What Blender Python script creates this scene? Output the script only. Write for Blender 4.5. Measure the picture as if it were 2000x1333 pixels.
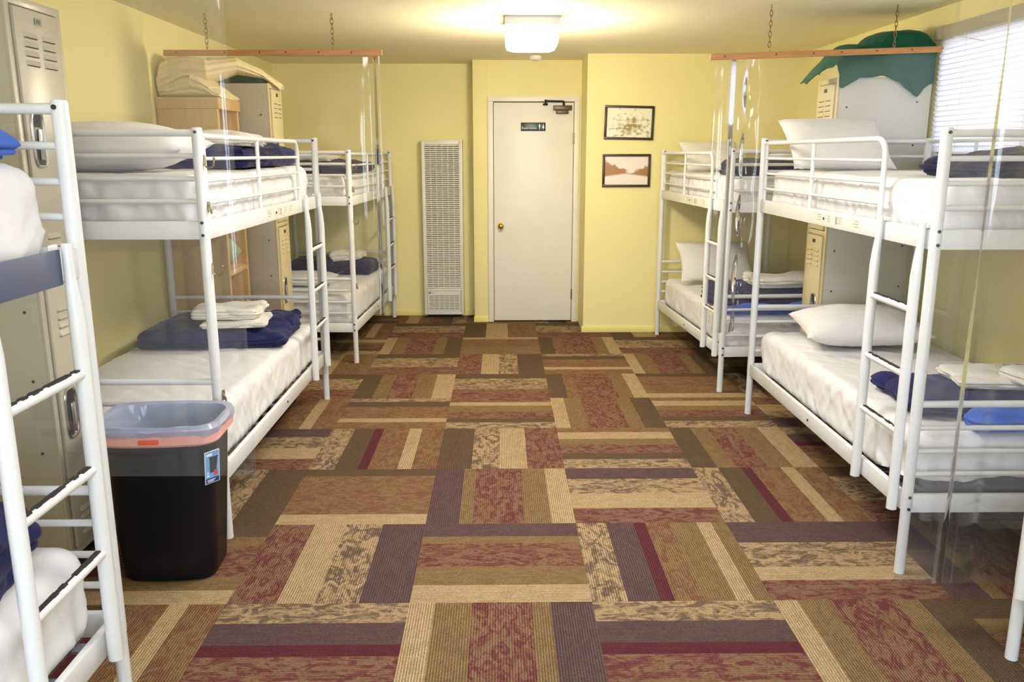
import bpy, bmesh, math, random
from mathutils import Vector, Matrix, noise
for o in list(bpy.data.objects): bpy.data.objects.remove(o)
S = bpy.context.scene
COL = S.collection
PI = math.pi
random.seed(7)

# ------------------------------------------------------------------ camera
HC, FPX = 1.58, 1636.0
pitch = math.atan(365.5/FPX); yaw = math.atan(23/FPX*math.cos(pitch))
cam = bpy.data.cameras.new('camera'); camo = bpy.data.objects.new('camera', cam); COL.objects.link(camo)
cam.sensor_width = 36; cam.lens = 36*FPX/2000; cam.clip_start = .05
camo.location = (0, 0, HC); camo.rotation_euler = (PI/2-pitch, 0, -yaw)
S.camera = camo
# ------------------------------------------------------------------ world, exposure, big lights
w = bpy.data.worlds.new('world'); S.world = w; w.use_nodes = True
nt = w.node_tree; nt.nodes.clear()
sky = nt.nodes.new('ShaderNodeTexSky'); sky.sky_type = 'NISHITA'; sky.sun_elevation = math.radians(50); sky.sun_disc = False
sky.sun_rotation = math.radians(200)
bg = nt.nodes.new('ShaderNodeBackground'); bg.inputs[1].default_value = .14
wo = nt.nodes.new('ShaderNodeOutputWorld')
nt.links.new(sky.outputs[0], bg.inputs[0]); nt.links.new(bg.outputs[0], wo.inputs[0])
S.view_settings.view_transform = 'Standard'; S.view_settings.look = 'None'
S.view_settings.exposure = 0.66; S.view_settings.gamma = 1.0; S.view_settings.use_curve_mapping = False
try: S.cycles.max_bounces = 10; S.cycles.transparent_max_bounces = 16
except Exception: pass

def area(name, loc, rot, sx, sy, power, col):
    l = bpy.data.lights.new(name, 'AREA'); l.shape = 'RECTANGLE'; l.size = sx; l.size_y = sy; l.energy = power; l.color = col
    o = bpy.data.objects.new(name, l); COL.objects.link(o); o.location = loc; o.rotation_euler = rot
    return o
CEIL = 2.41
XL, XR = -2.14, 2.56
YB = -2.2                                   # wall behind the photographer
Y1, Y2, Y3 = 8.27, 7.943, 7.435             # heater wall, door wall, picture wall
# added fill light behind the camera; daylight outside the blind-covered right window
area('window_light_rear', (0.2, YB-.12, 1.45), (-PI/2+PI, 0, 0), 3.4, 1.7, 135, (.73, .83, 1))
area('window_light_right', (XR+.22, 4.15, 1.92), (0, PI/2, 0), .68, 1.78, 20, (.92, .96, 1))
# unseen fill lights under the ceiling, added to even out the brightness
for yy, pw, cc in ((.6, 22, (.80, .86, 1)), (3.3, 33, (1, .97, .94))):
    area('ceiling_lamp_light', (.2, yy, 2.36), (0, 0, 0), 1.0, 1.0, pw, cc)
# ------------------------------------------------------------------ helpers
def srgb(r, g, b):
    f = lambda c: (c/255/12.92) if c/255 <= .04045 else ((c/255+.055)/1.055)**2.4
    return (f(r), f(g), f(b), 1)

def mat(name, col, rough=.5, metal=0, bump=0, bscale=40, var=0, vscale=3, spec=.5, coat=0, stretch=None, sheen=0):
    m = bpy.data.materials.new(name); m.use_nodes = True
    n = m.node_tree; b = n.nodes['Principled BSDF']
    b.inputs['Base Color'].default_value = col; b.inputs['Roughness'].default_value = rough
    b.inputs['Metallic'].default_value = metal; b.inputs['Specular IOR Level'].default_value = spec
    b.inputs['Coat Weight'].default_value = coat
    if sheen: b.inputs['Sheen Weight'].default_value = sheen
    tc = n.nodes.new('ShaderNodeTexCoord'); mp = n.nodes.new('ShaderNodeMapping')
    if stretch: mp.inputs['Scale'].default_value = stretch
    n.links.new(tc.outputs['Object'], mp.inputs[0])
    if var:
        t = n.nodes.new('ShaderNodeTexNoise'); t.inputs['Scale'].default_value = vscale; t.inputs['Detail'].default_value = 5
        n.links.new(mp.outputs[0], t.inputs[0])
        r = n.nodes.new('ShaderNodeMapRange'); r.inputs[1].default_value = .3; r.inputs[2].default_value = .7
        r.inputs[3].default_value = 1-var; r.inputs[4].default_value = 1+var*.5
        n.links.new(t.outputs[0], r.inputs[0])
        v = n.nodes.new('ShaderNodeVectorMath'); v.operation = 'SCALE'; v.inputs[0].default_value = col[:3]
        n.links.new(r.outputs[0], v.inputs['Scale']); n.links.new(v.outputs[0], b.inputs['Base Color'])
    if bump:
        t = n.nodes.new('ShaderNodeTexNoise'); t.inputs['Scale'].default_value = bscale; t.inputs['Detail'].default_value = 4
        n.links.new(mp.outputs[0], t.inputs[0])
        q = n.nodes.new('ShaderNodeBump'); q.inputs['Strength'].default_value = bump; q.inputs['Distance'].default_value = .01
        n.links.new(t.outputs[0], q.inputs['Height']); n.links.new(q.outputs[0], b.inputs['Normal'])
    return m

def emis(name, col, st):
    m = bpy.data.materials.new(name); m.use_nodes = True; b = m.node_tree.nodes['Principled BSDF']
    b.inputs['Base Color'].default_value = col; b.inputs['Emission Color'].default_value = col; b.inputs['Emission Strength'].default_value = st
    return m

M = {}
M['wall'] = mat('wall_paint_yellow', srgb(243, 232, 164), .62, bump=.08, bscale=120, var=.03, vscale=1.5)
M['ceil'] = mat('ceiling_paint_cream', srgb(243, 236, 200), .8, bump=.1, bscale=150)
M['trimy'] = mat('baseboard_paint_yellow', srgb(240, 230, 140), .45)
M['door'] = mat('door_paint_white', srgb(240, 236, 224), .4, bump=.03, bscale=25, var=.03, vscale=4)
M['frame'] = mat('door_frame_paint', srgb(240, 234, 220), .4)
M['bed'] = mat('white_powder_coat', srgb(228, 229, 230), .28, var=.03, vscale=14, spec=.5)
M['screw'] = mat('dark_screw', srgb(60, 60, 66), .4, .8)
M['grip'] = mat('black_anti_slip', srgb(52, 44, 44), .85, bump=.5, bscale=300)
M['slat'] = mat('slat_steel_grey', srgb(120, 120, 130), .5)
M['sheet'] = mat('white_sheet_cotton', srgb(228, 226, 228), .9, bump=.45, bscale=11, stretch=(1, .7, .45), sheen=.15)
M['core'] = mat('grey_mattress_ticking', srgb(120, 116, 122), .9)
M['pillow'] = mat('white_pillowcase', srgb(230, 227, 226), .9, bump=.5, bscale=12, sheen=.15)
M['towel'] = mat('white_terry', srgb(240, 234, 222), .97, bump=.6, bscale=190, sheen=.4)
M['navy'] = mat('navy_fleece', srgb(20, 22, 82), .92, bump=.3, bscale=30, var=.15, vscale=12, sheen=.08)
M['dnavy'] = mat('dark_navy_fleece', srgb(24, 24, 66), .92, bump=.3, bscale=30, var=.15, vscale=12, sheen=.08)
M['blue'] = mat('blue_fleece', srgb(50, 98, 200), .9, bump=.2, bscale=30, sheen=.1)
M['green'] = mat('green_fleece', srgb(4, 88, 60), .92, bump=.3, bscale=24, var=.1, vscale=9, sheen=.08)
M['dgreen'] = mat('dark_green_fleece', srgb(30, 74, 48), .92, bump=.3, bscale=24)
M['sage'] = mat('sage_pillowcase', srgb(150, 170, 140), .9, bump=.2, bscale=12)
M['cream'] = mat('cream_quilt', srgb(235, 218, 172), .92, bump=.3, bscale=16, sheen=.1)
M['locker'] = mat('locker_paint_grey', srgb(186, 178, 160), .34, var=.03, vscale=5, spec=.6)
M['lockerw'] = mat('locker_paint_light', srgb(226, 222, 208), .35, var=.03, vscale=5, spec=.5)
M['lockery'] = mat('locker_paint_beige', srgb(222, 208, 160), .38, var=.03, vscale=5)
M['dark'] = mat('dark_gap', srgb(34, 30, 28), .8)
M['chrome'] = mat('brushed_chrome', srgb(205, 203, 200), .22, .95)
M['cup'] = mat('recess_cup_metal', srgb(72, 66, 66), .35, .5)
M['steel'] = mat('aged_brass_steel', srgb(150, 130, 90), .35, .9)
M['brass'] = mat('brass', srgb(205, 165, 80), .25, .95)
M['wood'] = mat('birch_laminate', srgb(214, 176, 112), .5, var=.09, vscale=7, stretch=(6, 6, .5))
M['pine'] = mat('pine_batten', srgb(205, 145, 88), .5, var=.2, vscale=9, stretch=(.8, 8, 8))
M['knot'] = mat('pine_knot', srgb(120, 70, 40), .6)
M['slate'] = mat('slate_vinyl', srgb(92, 98, 122), .5)
M['heater'] = mat('heater_enamel', srgb(232, 228, 216), .35)
M['hdark'] = mat('heater_core_dark', srgb(92, 98, 84), .6)
M['binb'] = mat('black_bin_plastic', srgb(17, 17, 24), .38, spec=.3, var=.1, vscale=8)
M['pink'] = mat('pink_rim_band', srgb(246, 176, 166), .5)
M['orange'] = mat('orange_tab', srgb(238, 100, 40), .5)
M['blk'] = mat('picture_frame_dark', srgb(64, 44, 26), .35)
M['signg'] = mat('sign_dark_green', srgb(18, 38, 44), .35)
M['white'] = mat('white_print', srgb(235, 238, 235), .5)
M['ink'] = mat('print_ink', srgb(70, 66, 62), .6)
M['fade'] = mat('faded_ink', srgb(158, 154, 142), .6)
M['stick'] = mat('sticker_paper', srgb(226, 222, 208), .55)
M['lblue'] = mat('label_blue', srgb(105, 165, 225), .4)
M['dblue'] = mat('label_dark_blue', srgb(30, 60, 140), .4)
M['red'] = mat('label_red', srgb(215, 40, 40), .4)
M['cast'] = mat('closer_cast_bronze', srgb(95, 78, 62), .4, .6)
M['blind'] = mat('blind_slat_white', srgb(238, 238, 246), .5)
M['headrail'] = mat('blind_headrail', srgb(176, 168, 146), .45)
M['lamp'] = emis('lamp_lens_glow', (1, .97, .9, 1), 7.5)
M['lampbase'] = mat('lamp_base_white', srgb(225, 228, 238), .4)
M['plastic'] = mat('white_plastic', srgb(240, 238, 230), .4)
# translucent blinds lets daylight through
_n = M['blind'].node_tree; _b = _n.nodes['Principled BSDF']; _t = _n.nodes.new('ShaderNodeBsdfTranslucent'); _t.inputs[0].default_value = (.95, .96, 1, 1)
_m = _n.nodes.new('ShaderNodeMixShader'); _m.inputs[0].default_value = .45
_n.links.new(_b.outputs[0], _m.inputs[1]); _n.links.new(_t.outputs[0], _m.inputs[2]); _n.links.new(_m.outputs[0], _n.nodes['Material Output'].inputs[0])

def vinyl(name, haze, tint):
    m = bpy.data.materials.new(name); m.use_nodes = True; n = m.node_tree; n.nodes.clear()
    out = n.nodes.new('ShaderNodeOutputMaterial')
    tr = n.nodes.new('ShaderNodeBsdfTransparent'); tr.inputs[0].default_value = tint
    gl = n.nodes.new('ShaderNodeBsdfGlossy'); gl.inputs['Roughness'].default_value = .05
    fr = n.nodes.new('ShaderNodeFresnel'); fr.inputs[0].default_value = 1.5
    ml = n.nodes.new('ShaderNodeMath'); ml.operation = 'MULTIPLY'; ml.inputs[1].default_value = 1.25
    mx = n.nodes.new('ShaderNodeMixShader')
    df = n.nodes.new('ShaderNodeBsdfDiffuse'); df.inputs[0].default_value = (.9, .9, .95, 1) if haze < .1 else (.68, .76, .98, 1)
    m2 = n.nodes.new('ShaderNodeMixShader'); m2.inputs[0].default_value = haze
    n.links.new(fr.outputs[0], ml.inputs[0]); n.links.new(ml.outputs[0], mx.inputs[0])
    n.links.new(tr.outputs[0], mx.inputs[1]); n.links.new(gl.outputs[0], mx.inputs[2])
    n.links.new(mx.outputs[0], m2.inputs[1]); n.links.new(df.outputs[0], m2.inputs[2]); n.links.new(m2.outputs[0], out.inputs[0])
    return m
M['vinyl'] = vinyl('clear_vinyl', .03, (.975, .975, .985, 1))
M['liner'] = vinyl('liner_film', .42, (.68, .76, .98, 1))
M['glass'] = vinyl('window_glass', .0, (1, 1, 1, 1))

def finish(bm, name, m, parent, smooth=True, ang=38):
    me = bpy.data.meshes.new(name)
    bmesh.ops.recalc_face_normals(bm, faces=bm.faces)
    if smooth:
        a = math.radians(ang)
        for f in bm.faces: f.smooth = True
        for e in bm.edges:
            if len(e.link_faces) == 2 and e.calc_face_angle(0) > a: e.smooth = False
    bm.to_mesh(me); bm.free()
    for k in (m if isinstance(m, (list, tuple)) else [m]): me.materials.append(k)
    o = bpy.data.objects.new(name, me); COL.objects.link(o)
    if parent: o.parent = parent
    return o

class MB:
    def __init__(s): s.bm = bmesh.new()
    def box(s, x0, y0, z0, x1, y1, z1, bev=0, rot=None, piv=None, mi=0):
        g = bmesh.ops.create_cube(s.bm, size=1)['verts']
        bmesh.ops.scale(s.bm, vec=(abs(x1-x0), abs(y1-y0), abs(z1-z0)), verts=g)
        bmesh.ops.translate(s.bm, vec=((x0+x1)/2, (y0+y1)/2, (z0+z1)/2), verts=g)
        if bev:
            es = {e for v in g for e in v.link_edges}
            r = bmesh.ops.bevel(s.bm, geom=list(es), offset=bev, segments=2, affect='EDGES', profile=.5)
            g = list({v for f in r['faces'] for v in f.verts} | {v for v in g if v.is_valid})
        if rot: bmesh.ops.rotate(s.bm, cent=piv or ((x0+x1)/2, (y0+y1)/2, (z0+z1)/2), matrix=rot, verts=g)
        if mi:
            for f in {f for v in g for f in v.link_faces}: f.material_index = mi
        return s
    def tube(s, pts, r, n=12, r2=None, cap=True, squash=None, radii=None, mi=0):
        pts = [Vector(p) for p in pts]; rings = []
        up = None
        for i, p in enumerate(pts):
            d = (pts[min(i+1, len(pts)-1)]-pts[max(i-1, 0)]).normalized()
            if up is None:
                up = Vector((0, 0, 1)) if abs(d.z) < .9 else Vector((1, 0, 0))
            a = d.cross(up).normalized(); b = a.cross(d).normalized(); up = b
            rr = radii[i] if radii else r
            sa, sb = squash if squash else (1, 1)
            rings.append([s.bm.verts.new(p+a*math.cos(2*PI*k/n)*rr*sa+b*math.sin(2*PI*k/n)*rr*sb) for k in range(n)])
        for i in range(len(rings)-1):
            for k in range(n):
                f = s.bm.faces.new((rings[i][k], rings[i][(k+1) % n], rings[i+1][(k+1) % n], rings[i+1][k])); f.material_index = mi
        if cap:
            for rg in (rings[0], rings[-1]):
                f = s.bm.faces.new(rg); f.material_index = mi
        return s
    def cyl(s, a, b, r, n=16, mi=0): return s.tube([a, b], r, n, mi=mi)
    def sphere(s, c, r, sc=(1, 1, 1), n=12):
        g = bmesh.ops.create_uvsphere(s.bm, u_segments=n*2, v_segments=n, radius=r)['verts']
        bmesh.ops.scale(s.bm, vec=sc, verts=g); bmesh.ops.translate(s.bm, vec=c, verts=g); return s
    def poly(s, pts, mi=0):
        f = s.bm.faces.new([s.bm.verts.new(p) for p in pts]); f.material_index = mi; return s
    def build(s, name, m, parent=None, smooth=True): return finish(s.bm, name, m, parent, smooth)

def tag(o, label=None, cat=None, group=None, kind=None):
    if label: o['label'] = label
    if cat: o['category'] = cat
    if group: o['group'] = group
    if kind: o['kind'] = kind
    return o
def thing(name, loc, rz, label, cat, group=None):
    o = bpy.data.objects.new(name, None); COL.objects.link(o); o.location = loc; o.rotation_euler = (0, 0, rz)
    o.empty_display_size = .1
    return tag(o, label, cat, group)
def struct(o): o['kind'] = 'structure'; return o
def fbm(p, o=3): return noise.fractal(Vector(p), 1.0, 2.0, o, noise_basis='PERLIN_ORIGINAL')
def text(s, size, m, parent, loc, rot, name='lettering', ext=.0008):
    c = bpy.data.curves.new(name, 'FONT'); c.body = s; c.size = size; c.extrude = ext; c.resolution_u = 3
    t = bpy.data.objects.new(name, c); COL.objects.link(t)
    bpy.context.view_layer.update()
    me = bpy.data.meshes.new_from_object(t.evaluated_get(bpy.context.evaluated_depsgraph_get()))
    bpy.data.objects.remove(t)
    me.materials.clear(); me.materials.append(m)
    o = bpy.data.objects.new(name, me); COL.objects.link(o); o.parent = parent; o.location = loc; o.rotation_euler = rot
    return o

# ------------------------------------------------------------------ the room shell
T = .12
XP = .745                                    # left edge of the picture wall
XD0, XD1 = -.247, XP                         # door wall span
def wall(name, *boxes):
    b = MB()
    for q in boxes: b.box(*q)
    return struct(b.build(name, M['wall'], smooth=False))
wall('wall_left', (XL-T, YB-T, 0, XL, Y1+T, CEIL))
WY0, WY1, WZ0, WZ1 = 3.25, 5.05, 1.56, 2.235
wall('wall_right', (XR, YB-T, 0, XR+T, WY0, CEIL), (XR, WY1, 0, XR+T, Y3+T, CEIL), (XR, WY0, 0, XR+T, WY1, WZ0), (XR, WY0, WZ1, XR+T, WY1, CEIL))
wall('wall_back_heater', (XL, Y1, 0, XD0, Y1+T, CEIL))
DX0, DX1, DZ = -.06, .675, 2.04              # door slab
wall('wall_back_door', (XD0, Y2, 0, DX0-.045, Y1+T, CEIL), (DX1+.045, Y2, 0, XP, Y2+T, CEIL), (DX0-.045, Y2, DZ+.045, DX1+.045, Y2+T, CEIL))
wall('wall_back_pictures', (XP, Y3, 0, XR, Y3+.62, CEIL))
# rear wall; its two unseen window openings are added for the fill light
RW = [(-1.7, -.15), (.55, 2.1)]
wall('wall_rear', (XL, YB-T, 0, XR, YB, .6), (XL, YB-T, 2.25, XR, YB, CEIL), (XL, YB-T, .6, RW[0][0], YB, 2.25), (RW[0][1], YB-T, .6, RW[1][0], YB, 2.25), (RW[1][1], YB-T, .6, XR, YB, 2.25))
struct(MB().box(XL-T, YB-T, CEIL, XR+T, Y1+T, CEIL+.1).build('ceiling', M['ceil'], smooth=False))
# shallow pilaster by the door
struct(MB().box(XD0-.002, Y2-.02, 0, -.118, Y2, CEIL, .002).build('trim_1', M['wall']))
# baseboards
bh = .055
def base(name, *bx):
    b = MB()
    for q in bx: b.box(*q, bev=.003)
    struct(b.build(name, M['trimy']))
base('baseboard_left', (XL, YB, 0, XL+.014, Y1, bh))
base('baseboard_right', (XR-.014, YB, 0, XR, Y3, bh))
base('baseboard_back', (XL+.014, Y1-.014, 0, XD0-.002, Y1, bh), (XD0-.01, Y2-.032, 0, -.116, Y2-.02, bh), (XP-.014, Y3-.012, 0, XR-.014, Y3, bh))
# door, frame and fittings
fr = MB()
fr.box(DX0-.055, Y2-.02, 0, DX0-.005, Y2+.1, DZ+.0075, bev=.002).box(DX1+.005, Y2-.02, 0, DX1+.055, Y2+.1, DZ+.0075, bev=.002).box(DX0-.055, Y2-.02, DZ+.008, DX1+.055, Y2+.1, DZ+.055, bev=.002)
struct(fr.build('trim_2', M['frame']))
door = struct(MB().box(DX0, Y2-.006, .012, DX1, Y2+.034, DZ, .002).build('door_1', M['door']))
struct(MB().box(DX0-.01, Y2+.04, 0, DX1+.01, Y2+.07, DZ+.05).build('trim_3', M['dark'])) 
k = MB(); k.sphere((.003, Y2-.06, .917), .027, (1, .8, 1)); k.cyl((.003, Y2-.055, .917), (.003, Y2-.01, .917), .011); k.cyl((.003, Y2-.014, .917), (.003, Y2-.005, .917), .03)
k.build('door_knob', M['brass'], door)
for z in (.27, 1.72):
    h = MB().box(DX1-.004, Y2-.017, z-.05, DX1+.012, Y2-.006, z+.05, .002)
    for j in range(5): h.cyl((DX1+.003, Y2-.02, z-.05+.02*j+.001), (DX1+.003, Y2-.02, z-.033+.02*j), .007, 10)
    h.build('hinge', M['steel'], door)
cl = thing('door_closer', (.54, Y2-.006, 2.0), 0, 'dark bronze hydraulic closer at the top corner of the white door', 'door closer')
c = MB(); c.box(-.055, -.045, -.03, .115, 0, .012, .005).box(-.03, -.04, -.062, .085, -.003, -.028, .006)
for j in range(4): c.cyl((-.012+j*.03, -.043, -.045), (-.012+j*.03, -.047, -.045), .007, 10)
c.build('closer_body', M['cast'], cl)
c = MB(); c.cyl((.04, -.025, .012), (.04, -.025, .05), .011); c.tube([(.04, -.03, .05), (-.12, -.036, .053)], .006, 8); c.box(-.15, -.04, .012, -.105, -.018, .03, .003); c.cyl((-.125, -.034, .02), (-.125, -.034, .062), .01)
c.build('closer_arm', M['dark'], cl)
sg = tag(MB().box(.19, Y2-.011, 1.787, .417, Y2-.006, 1.862, .002).build('restroom_sign', M['signg']), 'small dark green restroom sign with two white figures on the white door', 'sign')
text('Restrooms', .031, M['white'], sg, (.197, Y2-.0112, 1.803), (PI/2, 0, 0))
for k_, (cx_, fem) in enumerate(((.362, 0), (.396, 1))):
    g = MB(); yf = Y2-.0118
    g.cyl((cx_, yf, 1.846), (cx_, yf+.001, 1.846), .0052, 12)
    wt, wb = (.009, .0035) if not fem else (.005, .0105)
    g.poly([(cx_-wt, yf, 1.839), (cx_+wt, yf, 1.839), (cx_+wb, yf, 1.812), (cx_-wb, yf, 1.812)])
    g.box(cx_-.0035, yf, 1.796, cx_-.0008, yf+.001, 1.813).box(cx_+.0008, yf, 1.796, cx_+.0035, yf+.001, 1.813)
    g.build('pictogram', M['white'], sg, False)
MB().box(.378, Y2-.0118, 1.797, .3795, Y2-.011, 1.85).build('divider_line', M['white'], sg, False)
# framed photographs
def art(name, mode):
    m = bpy.data.materials.new(name); m.use_nodes = True; n = m.node_tree; b = n.nodes['Principled BSDF']; b.inputs['Roughness'].default_value = .25
    tc = n.nodes.new('ShaderNodeTexCoord'); sep = n.nodes.new('ShaderNodeSeparateXYZ'); n.links.new(tc.outputs['Generated'], sep.inputs[0])
    ns = n.nodes.new('ShaderNodeTexNoise'); ns.inputs['Scale'].default_value = 5 if mode else 9; ns.inputs['Detail'].default_value = 6; n.links.new(tc.outputs['Generated'], ns.inputs[0])
    def mth(op, a, b_):
        q = n.nodes.new('ShaderNodeMath'); q.operation = op
        for i, v in enumerate((a, b_)):
            if isinstance(v, (int, float)): q.inputs[i].default_value = v
            elif v is not None: n.links.new(v, q.inputs[i])
        return q.outputs[0]
    X, Z, N = sep.outputs[0], sep.outputs[2], ns.outputs[0]
    if mode == 0:      # pale vegetation with a dark mass low in the middle
        dx = mth('SUBTRACT', X, .56); dz = mth('SUBTRACT', Z, .36)
        d = mth('SQRT', mth('ADD', mth('MULTIPLY', dx, dx), mth('MULTIPLY', dz, dz)), None)
        v = mth('ADD', mth('MULTIPLY', mth('SUBTRACT', .42, d), 1.0), mth('MULTIPLY', mth('SUBTRACT', N, .5), 2.2))
        c0, c1 = (236, 236, 206), (158, 128, 52)
    else:              # treeline and bank against a pale sky and pale road
        hz = mth('ADD', mth('MULTIPLY', mth('ABSOLUTE', mth('SUBTRACT', X, .62), None), .75), .42)
        up = mth('SUBTRACT', mth('ADD', hz, mth('MULTIPLY', mth('SUBTRACT', N, .5), .5)), Z)
        lo = mth('SUBTRACT', Z, mth('SUBTRACT', .36, mth('MULTIPLY', mth('ABSOLUTE', mth('SUBTRACT', X, .5), None), .22)))
        v = mth('MULTIPLY', mth('MINIMUM', up, lo), 7)
        c0, c1 = (240, 226, 212), (172, 118, 52)
    rp = n.nodes.new('ShaderNodeValToRGB'); rp.color_ramp.elements[0].color = srgb(*c0); rp.color_ramp.elements[1].color = srgb(*c1)
    rp.color_ramp.elements[0].position = .0; rp.color_ramp.elements[1].position = .5
    n.links.new(v, rp.inputs[0]); n.links.new(rp.outputs[0], b.inputs['Base Color'])
    return m
for (x0, z0, x1, z1, lab, md, rz) in ((.896, 1.70, 1.322, 1.985, 'upper framed picture, pale sepia foliage around a brown mass, on yellow wall', 0, .02), (.888, 1.298, 1.306, 1.58, 'lower framed picture, sepia treeline beside a pale open road, on yellow wall', 1, .0)):
    cx_, cz_ = (x0+x1)/2, (z0+z1)/2; hw, hh = (x1-x0)/2, (z1-z0)/2
    t = thing('framed_picture', (cx_, Y3-.001, cz_), 0, lab, 'picture', 'framed pictures beside the door'); t.rotation_euler = (0, rz, 0)
    f = MB(); e = .021
    f.box(-hw, -.02, -hh, hw, 0, -hh+e, .003).box(-hw, -.02, hh-e, hw, 0, hh, .003).box(-hw, -.02, -hh+e, -hw+e, 0, hh-e, .003).box(hw-e, -.02, -hh+e, hw, 0, hh-e, .003)
    f.build('picture_frame', M['blk'], t)
    MB().box(-hw+e, -.008, -hh+e, hw-e, -.003, hh-e).build('print', art('print_%d' % md, md), t, False)

# ------------------------------------------------------------------ carpet tiles
def carpet_mat():
    m = bpy.data.materials.new('carpet_tiles'); m.use_nodes = True; n = m.node_tree; b = n.nodes['Principled BSDF']
    b.inputs['Roughness'].default_value = .95; b.inputs['Specular IOR Level'].default_value = .15
    L = n.links.new
    ca = n.nodes.new('ShaderNodeVertexColor'); ca.layer_name = 'ca'
    cb = n.nodes.new('ShaderNodeVertexColor'); cb.layer_name = 'cb'
    uv = n.nodes.new('ShaderNodeUVMap'); uv.uv_map = 'uv'
    def mapped(scale):
        mp = n.nodes.new('ShaderNodeMapping'); mp.inputs['Scale'].default_value = scale; L(uv.outputs[0], mp.inputs[0]); return mp.outputs[0]
    # leafy mottle, drawn out along the stripe
    n1 = n.nodes.new('ShaderNodeTexNoise'); n1.inputs['Scale'].default_value = 1; n1.inputs['Detail'].default_value = 5; n1.inputs['Roughness'].default_value = .68; n1.inputs['Distortion'].default_value = 1.6
    L(mapped((24, 11, 1)), n1.inputs[0])
    mr = n.nodes.new('ShaderNodeMapRange'); mr.inputs[1].default_value = .44; mr.inputs[2].default_value = .58; L(n1.outputs[0], mr.inputs[0])
    al = n.nodes.new('ShaderNodeMath'); al.operation = 'MULTIPLY'; L(mr.outputs[0], al.inputs[0]); L(cb.outputs[1], al.inputs[1])
    mx = n.nodes.new('ShaderNodeMix'); mx.data_type = 'RGBA'; L(al.outputs[0], mx.inputs[0]); L(ca.outputs[0], mx.inputs[6]); L(cb.outputs[0], mx.inputs[7])
    # fine pile speckle
    n2 = n.nodes.new('ShaderNodeTexNoise'); n2.inputs['Scale'].default_value = 1; n2.inputs['Detail'].default_value = 3; L(mapped((230, 110, 1)), n2.inputs[0])
    # ribs of the loop pile
    sx = n.nodes.new('ShaderNodeSeparateXYZ'); L(uv.outputs[0], sx.inputs[0])
    ml = n.nodes.new('ShaderNodeMath'); ml.operation = 'MULTIPLY'; ml.inputs[1].default_value = 2*PI/.0092; L(sx.outputs[0], ml.inputs[0])
    sn = n.nodes.new('ShaderNodeMath'); sn.operation = 'SINE'; L(ml.outputs[0], sn.inputs[0])
    r1 = n.nodes.new('ShaderNodeMapRange'); r1.inputs[1].default_value = -1; r1.inputs[2].default_value = .3; r1.inputs[3].default_value = .52; r1.inputs[4].default_value = 1.14; L(sn.outputs[0], r1.inputs[0])
    r2 = n.nodes.new('ShaderNodeMapRange'); r2.inputs[1].default_value = .3; r2.inputs[2].default_value = .7; r2.inputs[3].default_value = .72; r2.inputs[4].default_value = 1.28; L(n2.outputs[0], r2.inputs[0])
    mm = n.nodes.new('ShaderNodeMath'); mm.operation = 'MULTIPLY'; L(r1.outputs[0], mm.inputs[0]); L(r2.outputs[0], mm.inputs[1])
    vs = n.nodes.new('ShaderNodeVectorMath'); vs.operation = 'SCALE'; L(mx.outputs[2], vs.inputs[0]); L(mm.outputs[0], vs.inputs['Scale'])
    L(vs.outputs[0], b.inputs['Base Color'])
    bp = n.nodes.new('ShaderNodeBump'); bp.inputs['Strength'].default_value = .5; bp.inputs['Distance'].default_value = .003; L(mm.outputs[0], bp.inputs['Height']); L(bp.outputs[0], b.inputs['Normal'])
    return m
CC = dict(P=((90, 70, 68), (78, 58, 60), .6), B=((92, 74, 56), (80, 64, 50), .5), G=((126, 104, 70), (112, 88, 60), .7), R=((124, 96, 72), (98, 46, 52), .9), r=((84, 38, 48), (96, 48, 50), .5),
          O=((126, 102, 68), (110, 68, 54), .8), T=((170, 147, 110), (152, 128, 92), .7), L=((164, 139, 102), (90, 73, 66), .9))
VT = {'a': 'T.14 G.34 R.67 G.77 P1', 'b': 'P.19 G.29 R.59 G.81 T1', 'c': 'P.22 G.31 R.66 G.84 T1', 'd': 'B.27 L.49 T.71 R1', 'e': 'R.15 T.27 G.48 R.7 B.82 L1',
      'f': 'B.2 L.65 R1', 'g': 'R.28 T.48 L.7 B1', 'h': 'T.12 O.6 G1', 'i': 'B.3 T.6 O.9 G1', 'j': 'L.2 P.4 r.5 R.72 O1', 'k': 'R.27 T.48 L.72 P1', 'l': 'B.14 O.84 T1',
      'm': 'L.2 B.38 r.46 O.69 T.8 O1', 'n': 'L.12 B.3 O.68 T.8 O1', 'o': 'B.2 G.35 R.6 G.8 T1', 'p': 'B.2 L.66 R1', 'q': 'L.2 P.38 r.46 O.62 G.8 T.9 G1', 's': 'P.22 L.5 T.76 R1',
      't': 'O.12 T.3 G.45 R.66 B.8 L1', 'u': 'T.13 G.3 R.66 G.8 B1', 'v': 'P.3 L.62 T.78 R1', 'x': 'B.18 O.3 R.7 G.85 T1'}
# rows from the photographer's side to the far wall; columns -4..5
rowsY = [-2.2, -1.2, -.55, .1, .76, 1.42, 2.09, 2.745, 3.405, 4.06, 4.71, 5.335, 5.958, 6.587, 7.22, 7.85, 8.48]
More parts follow.
